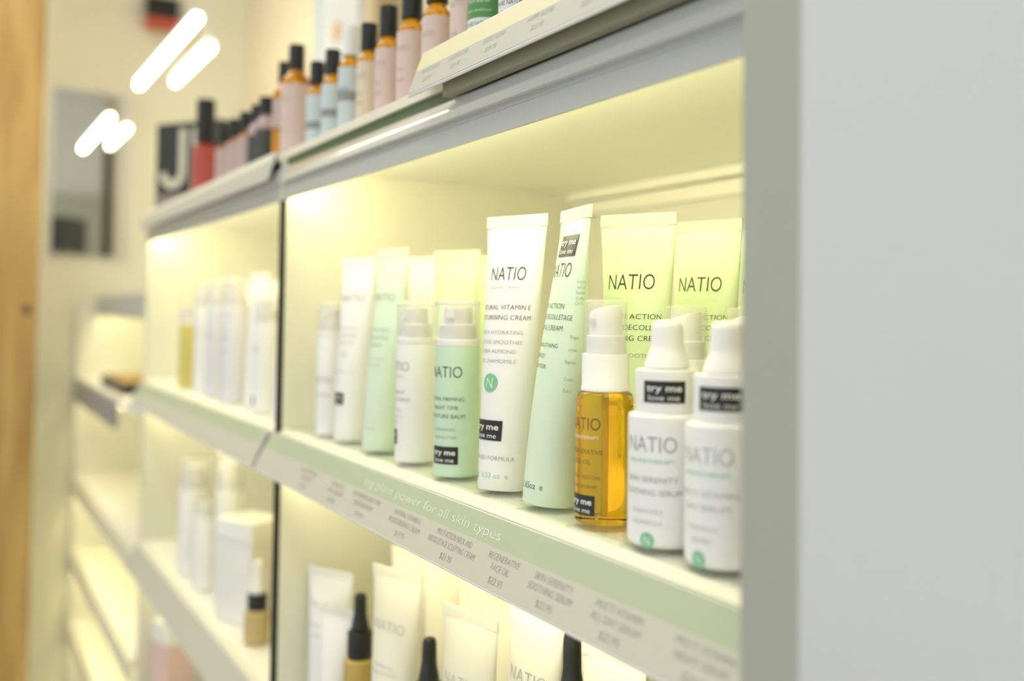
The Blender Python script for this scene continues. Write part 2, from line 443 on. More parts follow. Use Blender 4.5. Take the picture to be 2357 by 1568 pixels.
# ================================================================== SHELF UNITS
def shelf_edge(root, x0, x1, top, name='shelf'):
    """shelf board with its pressed front profile; front plane Y = 0, top surface at Z = top"""
    s = MB().box(x0, x1, 0.0045, 0.385, top - 0.023, top - 0.0004).build(name, INNER, root)
    MB().prism([(0.0, top - 0.056), (0.0022, top - 0.056), (0.0030, top - 0.024), (0.0045, top - 0.021), (0.0045, top - 0.012), (-0.0002, top - 0.037), (0.0012, top - 0.0385), (0.0012, top - 0.0405), (0.0, top - 0.0415)], x0, x1).build('front_lip', WHITE, s)
    pr = []
    for i in range(11):                                     # glossy, slightly bowed moulding that leans back
        u_ = i / 10
        pr.append((-0.0040 + 0.0032 * u_ - 0.0009 * math.sin(math.pi * u_), top - 0.0368 + 0.0160 * u_))
    pr += [(0.0044, top - 0.0207), (0.0044, top - 0.037)]
    MB().prism(pr, x0, x1, smooth=True).build('glossy_moulding', GLOSSW, s)
    MB().box(x0, x1, 0.0026, 0.0044, top - 0.0206, top - 0.0112).build('label_channel', GREENCH, s)
    MB().prism([(-0.0008, top - 0.0110), (-0.0008, top - 0.0042), (0.0052, top + 0.0002), (0.0060, top - 0.0002), (0.0044, top - 0.0006), (0.0044, top - 0.0110)], x0, x1).build('edge_trim', CREAM, s)
    return s

def led(root, x0, x1, top, strength, tag_):
    l = MB().box(x0, x1, 0.0032, 0.0060, top - 0.050, top - 0.0245).build('led_profile', WPLAST, root)
    MB().box(x0 + 0.004, x1 - 0.004, 0.0062, 0.0135, top - 0.0480, top - 0.033).build('led_diffuser', emat('led_light_' + tag_, LED_COL, strength), l)

TOPS = (0.178, -0.1272, -0.420)
def unit(x0, x1, label, gl, gr, low=True):
    root = empty('display_shelf_unit', ((x0 + x1) / 2, 0.2, FLOOR_Z), label=label, cat='shelf unit')
    cx = (x0 + x1) / 2
    inv = Matrix.Translation((-cx, -0.2, -FLOOR_Z))
    made = []
    class P: pass
    h = empty('tmp')
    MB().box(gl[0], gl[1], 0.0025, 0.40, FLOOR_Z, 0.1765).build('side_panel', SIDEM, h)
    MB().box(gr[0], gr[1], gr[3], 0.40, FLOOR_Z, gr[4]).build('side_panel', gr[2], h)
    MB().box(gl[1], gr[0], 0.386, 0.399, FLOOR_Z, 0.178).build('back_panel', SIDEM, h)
    for i, t in enumerate(TOPS):
        shelf_edge(h, gl[1], gr[0], t)
        led(h, gl[1] + 0.002, gr[0] - 0.002, t, LED_MAIN if i == 0 else LED_LOW, 'upper' if i == 0 else 'lower')
        # stepped rail where the ceiling meets the back panel
        r = MB().box(gl[1], gr[0], 0.366, 0.3855, t - 0.034, t - 0.0235).build('back_rail', INNER, h)
        MB().box(gl[1], gr[0], 0.375, 0.3855, t - 0.052, t - 0.036).build('rail_step', INNER, r)
    for ch in list(h.children):
        ch.parent = root; ch.location = (-cx, -0.2, -FLOOR_Z)
    bpy.data.objects.remove(h)
    return root

uA = unit(-1.0685, -0.2815, 'near white shelf unit with lit compartment of green and white skincare', (-1.0685, -1.0650), (-0.314, -0.2815, POSTM, -0.03, 0.60))
uB = unit(-1.930, -1.0738, 'farther white shelf unit with blurred white bottles, left of the black seam', (-1.930, -1.913), (-1.0772, -1.0738, INNER, 0.0, 0.1765))
g = MB().box(-1.0737, -1.0649, -0.0026, 0.0024, FLOOR_Z + 0.001, 0.1212)
tag(g.build('seam_gasket', BLACK), 'thin black vertical seam strip between the two shelf units', 'gasket')

# white glossy end panel at the right, close to the lens
pn = empty('wall_column', (0.10, 0.0, FLOOR_Z), label='tall pale grey glossy column filling the right edge of the view', cat='column')
MB().box(-0.3813, 0.6, -0.0308, 0.40, 0.0, 2.4).build('column_cladding', mat('pale_gloss_panel', (0.645, 0.66, 0.67), 0.22, noise=0.015, nscale=3), pn, bevel=0.0008)

# ------------------------------------------------------------------ price strips
def price_strip(x0, x1, top, bot, label, texts, band_mat, band_frac=0.42, band_text=None):
    """tilted clip-on strip: top (y, z) and bottom (y, z) of its front face"""
    (ty, tz), (by, bz) = (top[0] - 0.0015, top[1]), (bot[0] - 0.0015, bot[1])
    L = math.hypot(by - ty, bz - tz)
    d = ((by - ty) / L, (bz - tz) / L)                      # down the face
    nrm = (d[1], -d[0]) if d[1] < 0 else (-d[1], d[0])
    cx = (x0 + x1) / 2
    root = empty('price_strip', (cx, 0, 0), label=label, cat='price strip', group='price strips on the shelf edges')
    def P(t, off=0.0): return (ty + d[0] * t + nrm[0] * off, tz + d[1] * t + nrm[1] * off)
    def mapper(x, t, off=0.0):
        y, z = P(t, off); return (x - cx, y, z)
    MB().prism([P(0), P(L), P(L + 0.0008, -0.0012), P(L, -0.0026), P(0.004, -0.0026), P(0.0, -0.0040)], x0 - cx, x1 - cx).build('strip_holder', WPLAST, root)
    def quad(t0, t1, off):
        return MB().add([mapper(x0 + 0.001, t0, off), mapper(x1 - 0.001, t0, off), mapper(x1 - 0.001, t1, off), mapper(x0 + 0.001, t1, off)], [(3, 2, 1, 0)])
    q = quad(0.0008, L * band_frac, 0.0003); q.build('coloured_band', band_mat, root)
    q = quad(L * band_frac, L - 0.0008, 0.0003); card = q.build('label_card', LABEL, root)
    tm = lambda s, z, off: mapper(s, L - z, off)
    for xx in sorted({t[1] for t in texts}):                 # one block of lettering for each product
        mb = MB()
        for t, x, up_, cap, wd, mi in texts:
            if x == xx: put_text(mb, tm, t, up_ * L, cap, wd, x, mi, -0.015, 0.0005)
        mb.build('price_lettering', INKS, card)
    if band_text:
        mb = MB(); put_text(mb, tm, band_text[0], L * 0.76, band_text[2], band_text[3], band_text[1], 0, -0.02, 0.0005)
        mb.build('slogan_lettering', WHITE_INK, card)
    return root

def tri(x, a, b, c, wa, wb, wc=0.017, mi=1):
    return [(a, x, 0.475, 0.0042, wa, mi), (b, x, 0.330, 0.0042, wb, mi), (c, x, 0.155, 0.0042, wc, mi)]
T = []
T += tri(-0.352, 'MULTI VITAMIN', 'NIGHT SERUM', '$24.95', 0.040, 0.036)
T += tri(-0.418, 'MULTI VITAMIN', 'ALL DAY SERUM', '$22.95', 0.040, 0.042)
T += tri(-0.481, 'SKIN SERENITY', 'SOOTHING SERUM', '$22.95', 0.040, 0.046)
T += tri(-0.538, 'REGENERATIVE', 'FACE OIL', '$22.95', 0.038, 0.022)
T += tri(-0.607, 'MULTI ACTION NECK AND', 'DÉCOLLETAGE SCULPTING CREAM', '$21.95', 0.052, 0.070)
T += tri(-0.685, 'NATURAL VITAMIN E', 'MOISTURISING CREAM', '$17.95', 0.047, 0.056)
T += tri(-0.768, 'EXTRA FIRMING NIGHT TIME', 'MOISTURE BALM', '$19.95', 0.060, 0.040)
T += tri(-0.835, 'AGELESS', 'DAY CREAM', '$19.95', 0.030, 0.034)
T += tri(-0.915, 'PLANT PEPTIDE', 'CREAM', '$19.95', 0.046, 0.028)
price_strip(-1.076, -0.3145, (-0.004, -0.1305), (-0.0235, -0.1700), 'sage and cream price strip along the middle shelf below the green tubes', T, SAGE,
            band_text=('ing plant power for all skin types', -0.668, 0.0066, 0.232))
U = []
for x, a, c in ((-0.66, 'BALANCE BLEND', '$21.95'), (-0.615, 'CALM BLEND', '$21.95'), (-0.563, 'ENERGY BLEND', '$19.95'), (-0.505, 'HAPPY BLEND', '$22.95'), (-0.45, 'FOCUS BLEND', '$22.95'), (-0.395, 'SLEEP BLEND', '$22.95')):
    U += [(a, x, 0.46, 0.0040, 0.030, 2), (c, x, 0.25, 0.0040, 0.015, 2)]
price_strip(-0.690, -0.3145, (-0.0060, 0.1985), (-0.0185, 0.1640), 'pale gold price strip hanging on the near end of the upper shelf edge', U, YELBAND, 0.45)
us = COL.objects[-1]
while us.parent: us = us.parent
MB().box(-0.650 + 0.50225, -0.3145 + 0.50225, -0.0095, -0.0022, 0.1575, 0.1775).build('clip_bracket_shade', mat('olive_clip_shade', (0.30, 0.29, 0.19), 0.45, noise=0.04), us)  # clip plate whose dark olive stands in for the shadow under the strip
price_strip(-1.912, -1.088, (-0.004, 0.1770), (-0.0130, 0.1460), 'cream price strip on the upper shelf edge of the farther unit', [], CREAM, 0.30)
price_strip(-1.905, -1.092, (-0.004, -0.1305), (-0.0235, -0.1700), 'grey green price strip on the middle shelf of the farther unit', [], SAGE, 0.42)
price_strip(-1.905, -1.092, (-0.004, -0.4200), (-0.0235, -0.4600), 'cream price strip on the lower shelf edge of the farther unit', [], LABEL, 0.35)
price_strip(-1.064, -0.3145, (-0.004, -0.4200), (-0.0235, -0.4600), 'cream price strip on the lower shelf edge of the near unit', [], LABEL, 0.35)

# ------------------------------------------------------------------ clear riser under the front row
RZ = -0.1240
rs = empty('acrylic_riser', (-0.70, 0.0, -0.1272), label='clear acrylic riser tray under the front row of skincare', cat='riser')
MB().box(-0.362, 0.380, 0.0066, 0.060, 0.0014, 0.0030).build('clear_sheet', ACRYL, rs)
for x in (-0.34, -0.27, -0.20, -0.13, -0.06, 0.01, 0.075, 0.135, 0.195, 0.25, 0.305, 0.34):
    MB().box(x - 0.0015, x + 0.0015, 0.0075, 0.058, 0.0001, 0.0013).build('riser_foot', ACRYL, rs)
def ring(x, y, r):
    o = MB().lathe([(r, 0.0031), (r + 0.0004, 0.0042), (r + 0.0010, 0.0042), (r + 0.0014, 0.0031)], seg=36, close=False).build('locating_ring', ACRYL, rs)
    o.location = (x + 0.70, y, 0)

# ================================================================== MAIN SHELF PRODUCTS
Z = RZ + 0.0003
airless((-0.978, 0.026, Z), 0.0145, 0.098, 0.036, WPLAST, 'slim white pump bottle, farthest left on the main shelf', rotz=30,
        lines=[('NATIO', 0.055, 0.0065, 0.024, 0, 1), ('SKIN TONIC', 0.040, 0.003, 0.022, 0, 1)])
tube((-0.922, 0.028, Z), 0.178, 0.0170, TUBEW, 'white tube with leaf mark and tester sticker, beside the slim white pump', rotz=18, lean=(-2, 0),
     lines=[('NATIO', 0.138, 0.0075, 0.027, 0, 1), ('DAILY FACIAL', 0.108, 0.003, 0.024, 0, 2), ('CLEANSER', 0.101, 0.003, 0.022, 0, 2), ('GENTLE', 0.094, 0.003, 0.018, 0, 2), ('GEL FOR ALL SKIN', 0.066, 0.0022, 0.026, 0, 2), ('N', 0.083, 0.006, 0.005, 0, 3)],
     stick=(-0.004, 0.040, 0.018, 0.0115))
tube((-0.844, 0.027, Z), 0.183, 0.0170, TUBEG, 'sage green tube standing between white tube and white pump bottle', rotz=9, lean=(-3, 0),
     lines=[('NATIO', 0.138, 0.0075, 0.026, 0, 1), ('MULTI ACTION', 0.108, 0.003, 0.024, 0, 1), ('NECK SCULPTING', 0.101, 0.003, 0.026, 0, 1), ('CREAM', 0.094, 0.003, 0.016, 0, 1), ('FIRMING SMOOTHING', 0.082, 0.002, 0.026, 0, 2), ('SHEA BUTTER', 0.076, 0.002, 0.02, 0, 2), ('75g  2.6oz', 0.020, 0.0025, 0.022, 0, 2)])
tube((-0.884, 0.090, Z - 0.0031), 0.182, 0.0170, TUBEW, 'white tube in the back row, half hidden behind white pump cap', rotz=25, lines=[('NATIO', 0.138, 0.0075, 0.027, 0, 2)])
tube((-0.806, 0.082, Z - 0.0031), 0.184, 0.0170, TUBEP, 'pale green tube in the back row above the green pump bottle', rotz=25, lines=[('NATIO', 0.138, 0.0075, 0.027, 0, 2)])
tube((-0.852, 0.142, Z - 0.0031), 0.184, 0.0170, TUBEP, 'pale green tube in the third row, glimpsed beside the tall white tube', rotz=10)
airless((-0.771, 0.027, Z), 0.0163, 0.0975, 0.037, WPLAST, 'white pump bottle with clear cap left of the green pump bottle', rotz=-2,
        lines=[('NATIO', 0.0795, 0.0075, 0.028, 0, 1), ('AGELESS', 0.0715, 0.0024, 0.018, 0, 2), ('RADIANT', 0.058, 0.003, 0.022, 0, 1), ('DAY MOISTURISER', 0.052, 0.003, 0.031, 0, 1), ('PEPTIDES', 0.043, 0.0022, 0.016, 0, 2), ('OMEGA OILS', 0.038, 0.0022, 0.018, 0, 2), ('SPF', 0.033, 0.0022, 0.008, 0, 2)],
        stick=(-0.008, 0.021, 0.020, 0.0125))
airless((-0.692, 0.027, Z), 0.0176, 0.0985, 0.0365, GREENB, 'sage green pump bottle with clear cap and tester sticker', rotz=33,
        lines=[('NATIO', 0.0795, 0.0085, 0.030, -0.002, 0), ('EXTRA FIRMING', 0.0590, 0.0029, 0.032, -0.001, 0), ('NIGHT TIME', 0.0525, 0.0029, 0.023, -0.001, 0), ('MOISTURE BALM', 0.0460, 0.0029, 0.033, -0.001, 0), ('CERAMIDES', 0.0360, 0.0020, 0.018, -0.001, 1), ('SHEA BUTTER', 0.0300, 0.0020, 0.021, -0.001, 1)],
        stick=(-0.001, 0.0165, 0.0235, 0.0132))
tube((-0.622, 0.030, Z), 0.196, 0.0186, TUBEW, 'tall white tube with green round emblem, centre of the shelf', rotz=19, lean=(-3.2, 0),
     lines=[('NATIO', 0.1530, 0.0098, 0.0245, 0.000, 0), ('AROMATHERAPY', 0.1430, 0.0024, 0.024, 0.000, 2), ('NATURAL VITAMIN E', 0.1285, 0.0034, 0.040, -0.001, 0), ('MOISTURISING CREAM', 0.1212, 0.0034, 0.045, -0.002, 0),
            ('DEEPLY HYDRATING', 0.1105, 0.0027, 0.037, -0.002, 1), ('SOFTENS SMOOTHES', 0.1035, 0.0027, 0.038, -0.002, 1), ('JOJOBA ALMOND', 0.0970, 0.0027, 0.033, -0.003, 1), ('ALOE CHAMOMILE', 0.0900, 0.0027, 0.035, -0.003, 1),
            ('IMPROVED FORMULA', 0.0225, 0.0028, 0.042, -0.001, 1), ('100g  3.53 oz  e', 0.0105, 0.0036, 0.034, -0.001, 3)],
     emblem=(-0.003, 0.0745, 0.0066), stick=(-0.0035, 0.0415, 0.0265, 0.0140))
tube((-0.559, 0.030, Z), 0.196, 0.0186, TUBEG, 'tall sage green tube leaning back beside the amber oil bottle', rotz=-13, lean=(-4.5, 0.5),
     lines=[('NATIO', 0.1535, 0.0098, 0.0255, -0.0005, 0), ('AROMATHERAPY', 0.1435, 0.0022, 0.025, -0.0005, 4), ('MULTI ACTION', 0.1295, 0.0034, 0.030, -0.002, 0), ('NECK AND DÉCOLLETAGE', 0.1222, 0.0034, 0.048, -0.002, 0), ('SCULPTING CREAM', 0.1150, 0.0034, 0.037, -0.003, 0),
            ('FIRMING SMOOTHING', 0.1035, 0.0027, 0.037, -0.004, 0), ('RADIANCE', 0.0965, 0.0027, 0.020, -0.006, 0), ('SHEA BUTTER', 0.0895, 0.0027, 0.027, -0.006, 0), ('75g  2.65oz  e', 0.0125, 0.0042, 0.030, 0.002, 0)],
     side=[(t, z, 0.0023, wd, 0.0265, 1) for t, z, wd in (('Gently firms', 0.146, 0.012), ('neck and', 0.1425, 0.010), ('Shea butter', 0.139, 0.011), ('to soften.', 0.1355, 0.010), ('Care for', 0.132, 0.009), ('Triple', 0.110, 0.008), ('action', 0.102, 0.007), ('Peptides', 0.094, 0.009), ('Cream', 0.083, 0.007), ('Extra', 0.0755, 0.006))],
     stick=(0.0015, 0.1700, 0.0225, 0.0145))
NL = [('NATIO', 0.1500, 0.0105, 0.0265, -0.001, 0), ('AROMATHERAPY', 0.1400, 0.0022, 0.025, -0.001, 4), ('MULTI ACTION', 0.1265, 0.0034, 0.033, 0.002, 0), ('NECK AND DÉCOLLETAGE', 0.1192, 0.0034, 0.055, 0, 0), ('SCULPTING CREAM', 0.1120, 0.0034, 0.042, 0, 0), ('FIRMING SMOOTHING', 0.1005, 0.0027, 0.042, 0, 1)]
tube((-0.5460, 0.088, Z - 0.0031), 0.197, 0.0186, TUBEP, 'pale green tube directly behind the amber oil bottle', rotz=26, lean=(-1, 0), lines=NL)
tube((-0.5480, 0.150, Z - 0.0031), 0.196, 0.0186, TUBEP, 'pale green tube, second behind the amber oil bottle', rotz=18, lean=(-1, 0), lines=NL)
tube((-0.5480, 0.212, Z - 0.0031), 0.196, 0.0186, TUBEP, 'pale green tube mostly hidden by the right post', rotz=18, lean=(-1, 0), lines=NL)
oil_spray((-0.4985, 0.0305, Z), 'amber face oil bottle with white spray top and clear cap', rotz=8)
oil_spray((-0.4830, 0.0800, Z - 0.0031), 'spray bottle with clear cap behind the white dropper bottle', rotz=24)
oil_spray((-0.4810, 0.1280, Z - 0.0031), 'rear spray bottle with clear cap at the right post', rotz=24, full=False)
DL = [('NATIO', 0.0555, 0.0082, 0.030, 0, 1), ('AROMATHERAPY', 0.0465, 0.0022, 0.028, 0, 3), ('SKIN SERENITY', 0.0368, 0.0030, 0.032, 0, 1), ('SOOTHING SERUM', 0.0300, 0.0030, 0.036, 0, 1), ('CHAMOMILE', 0.0200, 0.0022, 0.019, -0.002, 2), ('CALENDULA', 0.0140, 0.0022, 0.019, -0.002, 2)]
DL2 = [('NATIO', 0.0555, 0.0082, 0.030, 0, 2), ('AROMATHERAPY', 0.0465, 0.0022, 0.028, 0, 3), ('MULTI VITAMIN', 0.0368, 0.0030, 0.034, 0, 2), ('DAY SERUM', 0.0300, 0.0030, 0.027, 0, 2), ('VITAMIN C', 0.0200, 0.0022, 0.019, -0.002, 2), ('JOJOBA', 0.0140, 0.0022, 0.012, -0.002, 2)]
dropper((-0.4360, 0.0280, Z), 'white dropper bottle next to the amber oil bottle', DL, rotz=26, emblem=(-0.001, 0.0045, 0.0042))
dropper((-0.3860, 0.0270, Z), 'white dropper bottle partly hidden behind the right post', DL2, rotz=16, emblem=(-0.003, 0.0045, 0.0042))
for x, y, r in ((-0.622, 0.030, 0.0188), (-0.559, 0.030, 0.0188), (-0.4985, 0.0305, 0.018), (-0.436, 0.028, 0.0214), (-0.386, 0.027, 0.0214), (-0.692, 0.027, 0.0178), (-0.771, 0.027, 0.0165), (-0.844, 0.027, 0.0172)):
    ring(x, y, r)

# ================================================================== LEFT UNIT, MIDDLE SHELF (far blur)
ZM = -0.1272 + 0.0003
YEL = mat('straw_liquid_bottle', (0.62, 0.55, 0.16), 0.3, noise=0.03)
LIL = mat('lilac_white_plastic', (0.74, 0.74, 0.80), 0.3, noise=0.02)
airless((-1.680, 0.030, ZM), 0.0150, 0.104, 0.030, YEL, 'straw yellow bottle, leftmost in the farther unit', lines=[('NATIO', 0.07, 0.006, 0.02, 0, 1)])
airless((-1.585, 0.035, ZM), 0.0165, 0.128, 0.040, WPLAST, 'white pump bottle right of the straw yellow bottle', lines=[('NATIO', 0.09, 0.006, 0.024, 0, 1)])
airless((-1.490, 0.032, ZM), 0.0170, 0.128, 0.044, LIL, 'lilac white pump bottle in the middle of the farther unit', lines=[('NATIO', 0.09, 0.006, 0.024, 0, 1)])
airless((-1.390, 0.032, ZM), 0.0185, 0.128, 0.046, LIL, 'wider lilac white pump bottle, fourth in the farther unit', lines=[('NATIO', 0.09, 0.006, 0.026, 0, 1), ('CLEANSER', 0.07, 0.003, 0.024, 0, 1)])
tube((-1.315, 0.045, ZM), 0.178, 0.0180, TUBEW, 'white tube between pump bottles in the farther unit', rotz=10)
airless((-1.235, 0.032, ZM), 0.0165, 0.110, 0.036, WPLAST, 'short white pump bottle with small tester sticker in the farther unit', lines=[('NATIO', 0.08, 0.006, 0.024, 0, 1)], stick=(-0.004, 0.016, 0.018, 0.011))
tube((-1.150, 0.034, ZM), 0.190, 0.0180, TUBEW, 'tall white tube beside the black seam in the farther unit', rotz=10, lean=(-2, 0))
for i, (x, lab) in enumerate(((-1.64, 'white tube in the back row behind the straw yellow bottle'), (-1.53, 'white tube in the back row, second from left'), (-1.43, 'white tube in the back row, third from left'))):
    tube((x, 0.11, ZM), 0.172, 0.018, TUBEW, lab, rotz=12, group='back row tubes in the farther unit')

# ================================================================== LOWER SHELF, NEAR UNIT
ZL = -0.420 + 0.0003
GOLD = mat('golden_liquid_bottle', (0.50, 0.36, 0.10), 0.2, noise=0.05)
DARKB = mat('smoky_bottle', (0.06, 0.065, 0.055), 0.2, noise=0.1)
TUBEI = mat('ivory_tube_plastic', (0.86, 0.83, 0.70), 0.32, noise=0.01, sss=0.1)
LN = lambda h: [('NATIO', h - 0.052, 0.0085, 0.030, 0, 2), ('MINERAL', h - 0.085, 0.0025, 0.022, 0, 2), ('MAKE UP BASE', h - 0.091, 0.0025, 0.028, 0, 2)]
tube((-1.020, 0.045, ZL), 0.147, 0.0205, TUBEW, 'white tube at the black seam on the lower shelf', rotz=28, lines=[('NATIO', 0.11, 0.006, 0.03, 0, 2), ('FOUNDATION', 0.09, 0.003, 0.03, 0, 2), ('SHEER', 0.08, 0.003, 0.02, 0, 2)])
tube((-0.972, 0.034, ZL), 0.121, 0.0150, TUBEW, 'short white tube in front of the lower shelf seam', rotz=28)
dropper((-0.920, 0.040, ZL), 'golden foundation bottle with black dropper cap on lower shelf', [], r=0.0150, hb=0.0855, rc=0.0120, hc=0.026, body=GOLD, cap=CAPB, bulb=CAPB, stick=False, hbulb=0.036)
tube((-0.832, 0.040, ZL), 0.190, 0.0215, TUBEI, 'ivory tube right of the golden dropper bottle', rotz=17, lines=LN(0.193))
dropper((-0.762, 0.040, ZL), 'smoky dropper bottle with black bulb between two ivory tubes', [], r=0.0150, hb=0.088, rc=0.0120, hc=0.024, body=DARKB, cap=CAPB, bulb=CAPB, stick=False, hbulb=0.038)
tube((-0.690, 0.040, ZL), 0.190, 0.0215, TUBEI, 'ivory tube with slanted crimp, centre of the lower shelf', rotz=12, lines=LN(0.190))
tube((-0.592, 0.040, ZL), 0.224, 0.0195, TUBEI, 'tall ivory tube under the price strip, right of centre', rotz=8, lines=LN(0.224))
dropper((-0.546, 0.040, ZL), 'black capped dark bottle right of the tall ivory tube', [], r=0.0140, hb=0.130, rc=0.0115, hc=0.040, body=DARKB, cap=CAPB, bulb=CAPB, stick=False, hbulb=0.046)
tube((-0.500, 0.040, ZL), 0.218, 0.0150, TUBEI, 'narrow ivory tube between two black capped bottles', rotz=20)
dropper((-0.455, 0.040, ZL), 'black capped bottle nearest the right post on the lower shelf', [], r=0.0145, hb=0.125, rc=0.0110, hc=0.040, body=GOLD, cap=CAPB, bulb=CAPB, stick=False, hbulb=0.046)
for x, y, h, lab in ((-0.955, 0.11, 0.175, 'ivory tube in the back row behind the golden dropper bottle'), (-0.875, 0.11, 0.185, 'ivory tube in the back row, left of centre'), (-0.790, 0.105, 0.188, 'ivory tube in the back row behind the smoky dropper'), (-0.735, 0.10, 0.180, 'ivory tube in the back row, just left of the slanted tube'), (-0.665, 0.11, 0.190, 'ivory tube in the back row behind the tall ivory tube')):
    tube((x, y, ZL), h, 0.0185, TUBEI, lab, rotz=24, group='back row ivory tubes')

# ================================================================== LOWER SHELF, FARTHER UNIT
airless((-1.650, 0.040, ZL), 0.0255, 0.130, 0.052, WPLAST, 'large white pump bottle, leftmost on the lower shelf')
airless((-1.545, 0.036, ZL), 0.0190, 0.105, 0.028, WPLAST, 'shorter white pump bottle right of the large one, lower shelf')
airless((-1.470, 0.050, ZL), 0.0200, 0.155, 0.060, WPLAST, 'tall white pump bottle behind the white carton')
ct = empty('white_carton', (-1.368, 0.055, ZL), (0, 0, math.radians(25)), 'white carton with lid standing on the lower shelf of the farther unit', 'box')
MB().box(-0.036, 0.036, -0.030, 0.030, 0.0, 0.115).build('carton_body', mat('white_carton_board', (0.84, 0.83, 0.80), 0.5, noise=0.02), ct, bevel=0.001)
MB().box(-0.0375, 0.0375, -0.0315, 0.0315, 0.112, 0.138).build('carton_lid', WPLAST, ct, bevel=0.0015)
dropper((-1.265, 0.036, ZL), 'small white bottle with dark band near the black seam', [], r=0.0160, hb=0.042, rc=0.0125, hc=0.020, body=mat('tan_liquid_bottle', (0.55, 0.42, 0.20), 0.3, noise=0.05), cap=CAPB, bulb=WPLAST, stick=False, hbulb=0.042)
tube((-1.170, 0.05, ZL), 0.165, 0.019, mat('beige_tube_plastic', (0.66, 0.55, 0.32), 0.35, noise=0.02), 'beige tube beside the black seam on the lower shelf', rotz=20)
dropper((-1.30, 0.12, ZL), 'golden bottle in the back row of the farther lower shelf', [], r=0.018, hb=0.165, rc=0.012, hc=0.02, body=mat('honey_liquid_bottle', (0.62, 0.42, 0.08), 0.25, noise=0.05), cap=WPLAST, bulb=WPLAST, stick=False)
pc = empty('pink_carton', (-1.845, 0.05, -0.75), (0, 0, math.radians(15)), 'pale pink carton standing under the lower shelf', 'box')
MB().box(-0.03, 0.03, -0.025, 0.025, 0.0, 0.20).build('carton_body', mat('pale_pink_board', (0.80, 0.58, 0.55), 0.5, noise=0.02), pc, bevel=0.001)
MB().box(-0.031, 0.031, -0.026, 0.026, 0.165, 0.2015).build('carton_lid', WPLAST, pc, bevel=0.001)

# ================================================================== UPPER SHELF BOTTLES
ZU = 0.178 + 0.0008
PINK = mat('blush_label', (0.72, 0.56, 0.50), 0.5, noise=0.02)
BLUE = mat('ice_blue_label', (0.60, 0.68, 0.70), 0.5, noise=0.02)
CRML = mat('cream_label', (0.74, 0.64, 0.48), 0.5, noise=0.02)
MAUVE = mat('mauve_label', (0.56, 0.43, 0.42), 0.5, noise=0.02)
CHAR = mat('charcoal_label', (0.07, 0.075, 0.07), 0.5, noise=0.1)
WLAB = mat('white_label', (0.80, 0.82, 0.80), 0.5, noise=0.02)
GRNB = mat('leaf_green_band', (0.10, 0.30, 0.09), 0.5, noise=0.04)
DGLASS = mat('dark_amber_glass', (0.30, 0.10, 0.015), 0.05, trans=0.5, ior=1.4)
def pl(h): return [('NATIO', h * 0.66, 0.0048, 0.014, 0, 2), ('ROSE', h * 0.42, 0.0022, 0.007, -0.002, 1), ('BLEND', h * 0.30, 0.0022, 0.009, -0.001, 1)]
Y0 = 0.030
small_bottle((-0.612, Y0, ZU), 0.0130, 0.092, 0.022, WLAB, 'white labelled bottle with green band, nearest on the upper shelf', rotz=24, lab=(0.06, 0.93), band=(0.50, 0.68, GRNB),
             lines=[('100% PURE NATURAL', 0.041, 0.0034, 0.034, 0, 0), ('bergamot, orange', 0.0490, 0.0026, 0.025, 0, 4), ('AROMATHERAPY OIL', 0.034, 0.0028, 0.030, 0, 0)])
small_bottle((-0.660, Y0, ZU), 0.0130, 0.092, 0.022, WLAB, 'white labelled bottle with green band, second nearest on the upper shelf', rotz=24, lab=(0.06, 0.93), band=(0.46, 0.66, GRNB),
             lines=[('NATIO', 0.070, 0.0060, 0.018, 0, 1), ('AUSTRALIA BLEND', 0.0555, 0.0036, 0.028, -0.002, 4), ('eucalyptus, sandalwood', 0.0480, 0.0022, 0.026, 0, 4), ('100% PURE NATURAL', 0.038, 0.0030, 0.028, 0, 0)])
small_bottle((-0.703, Y0 + 0.004, ZU), 0.0112, 0.100, 0.020, PINK, 'slim blush labelled bottle beside the green banded ones', rotz=24, lines=pl(0.1))
small_bottle((-0.745, Y0, ZU), 0.0125, 0.077, 0.026, PINK, 'blush labelled amber bottle, first left of the gold price strip', rotz=24, lines=pl(0.077))
small_bottle((-0.797, Y0, ZU), 0.0128, 0.077, 0.026, PINK, 'blush labelled amber bottle, second left of the gold price strip', rotz=24, lines=pl(0.077))
small_bottle((-0.850, Y0, ZU), 0.0118, 0.074, 0.028, PINK, 'blush labelled amber bottle, third left of the gold price strip', rotz=24, lines=pl(0.074))
small_bottle((-0.899, Y0, ZU), 0.0112, 0.072, 0.026, CRML, 'cream labelled amber bottle with black cap', rotz=24, lines=pl(0.072))
small_bottle((-0.950, Y0, ZU), 0.0115, 0.078, 0.030, BLUE, 'ice blue labelled bottle with tall white cap', cap=WPLAST, rotz=24, lines=[('NATIO', 0.044, 0.005, 0.016, 0, 0)], band=(0.42, 0.54, GREY_INK))
small_bottle((-1.002, Y0, ZU), 0.0112, 0.070, 0.026, BLUE, 'ice blue labelled bottle left of the white capped one', rotz=24, band=(0.36, 0.48, GREY_INK))
small_bottle((-1.052, Y0, ZU), 0.0112, 0.068, 0.026, BLUE, 'ice blue labelled bottle beside the large blush bottle', rotz=24, band=(0.30, 0.42, GREY_INK))
small_bottle((-1.128, Y0, ZU), 0.0170, 0.100, 0.030, PINK, 'largest blush labelled bottle with golden amber shoulder', rotz=24, lab=(0.04, 0.84), rcap=0.55, lines=pl(0.1))
small_bottle((-1.190, Y0 + 0.006, ZU), 0.0150, 0.098, 0.026, MAUVE, 'mauve bottle with gold shoulder left of the largest blush bottle', rotz=24, lab=(0.45, 0.80), rcap=0.6)
small_bottle((-1.235, Y0 - 0.004, ZU), 0.0130, 0.066, 0.022, CHAR, 'charcoal ribbed bottle with pink neck, nearer of two', rotz=24, glass=MAUVE, lab=(0.03, 0.74))
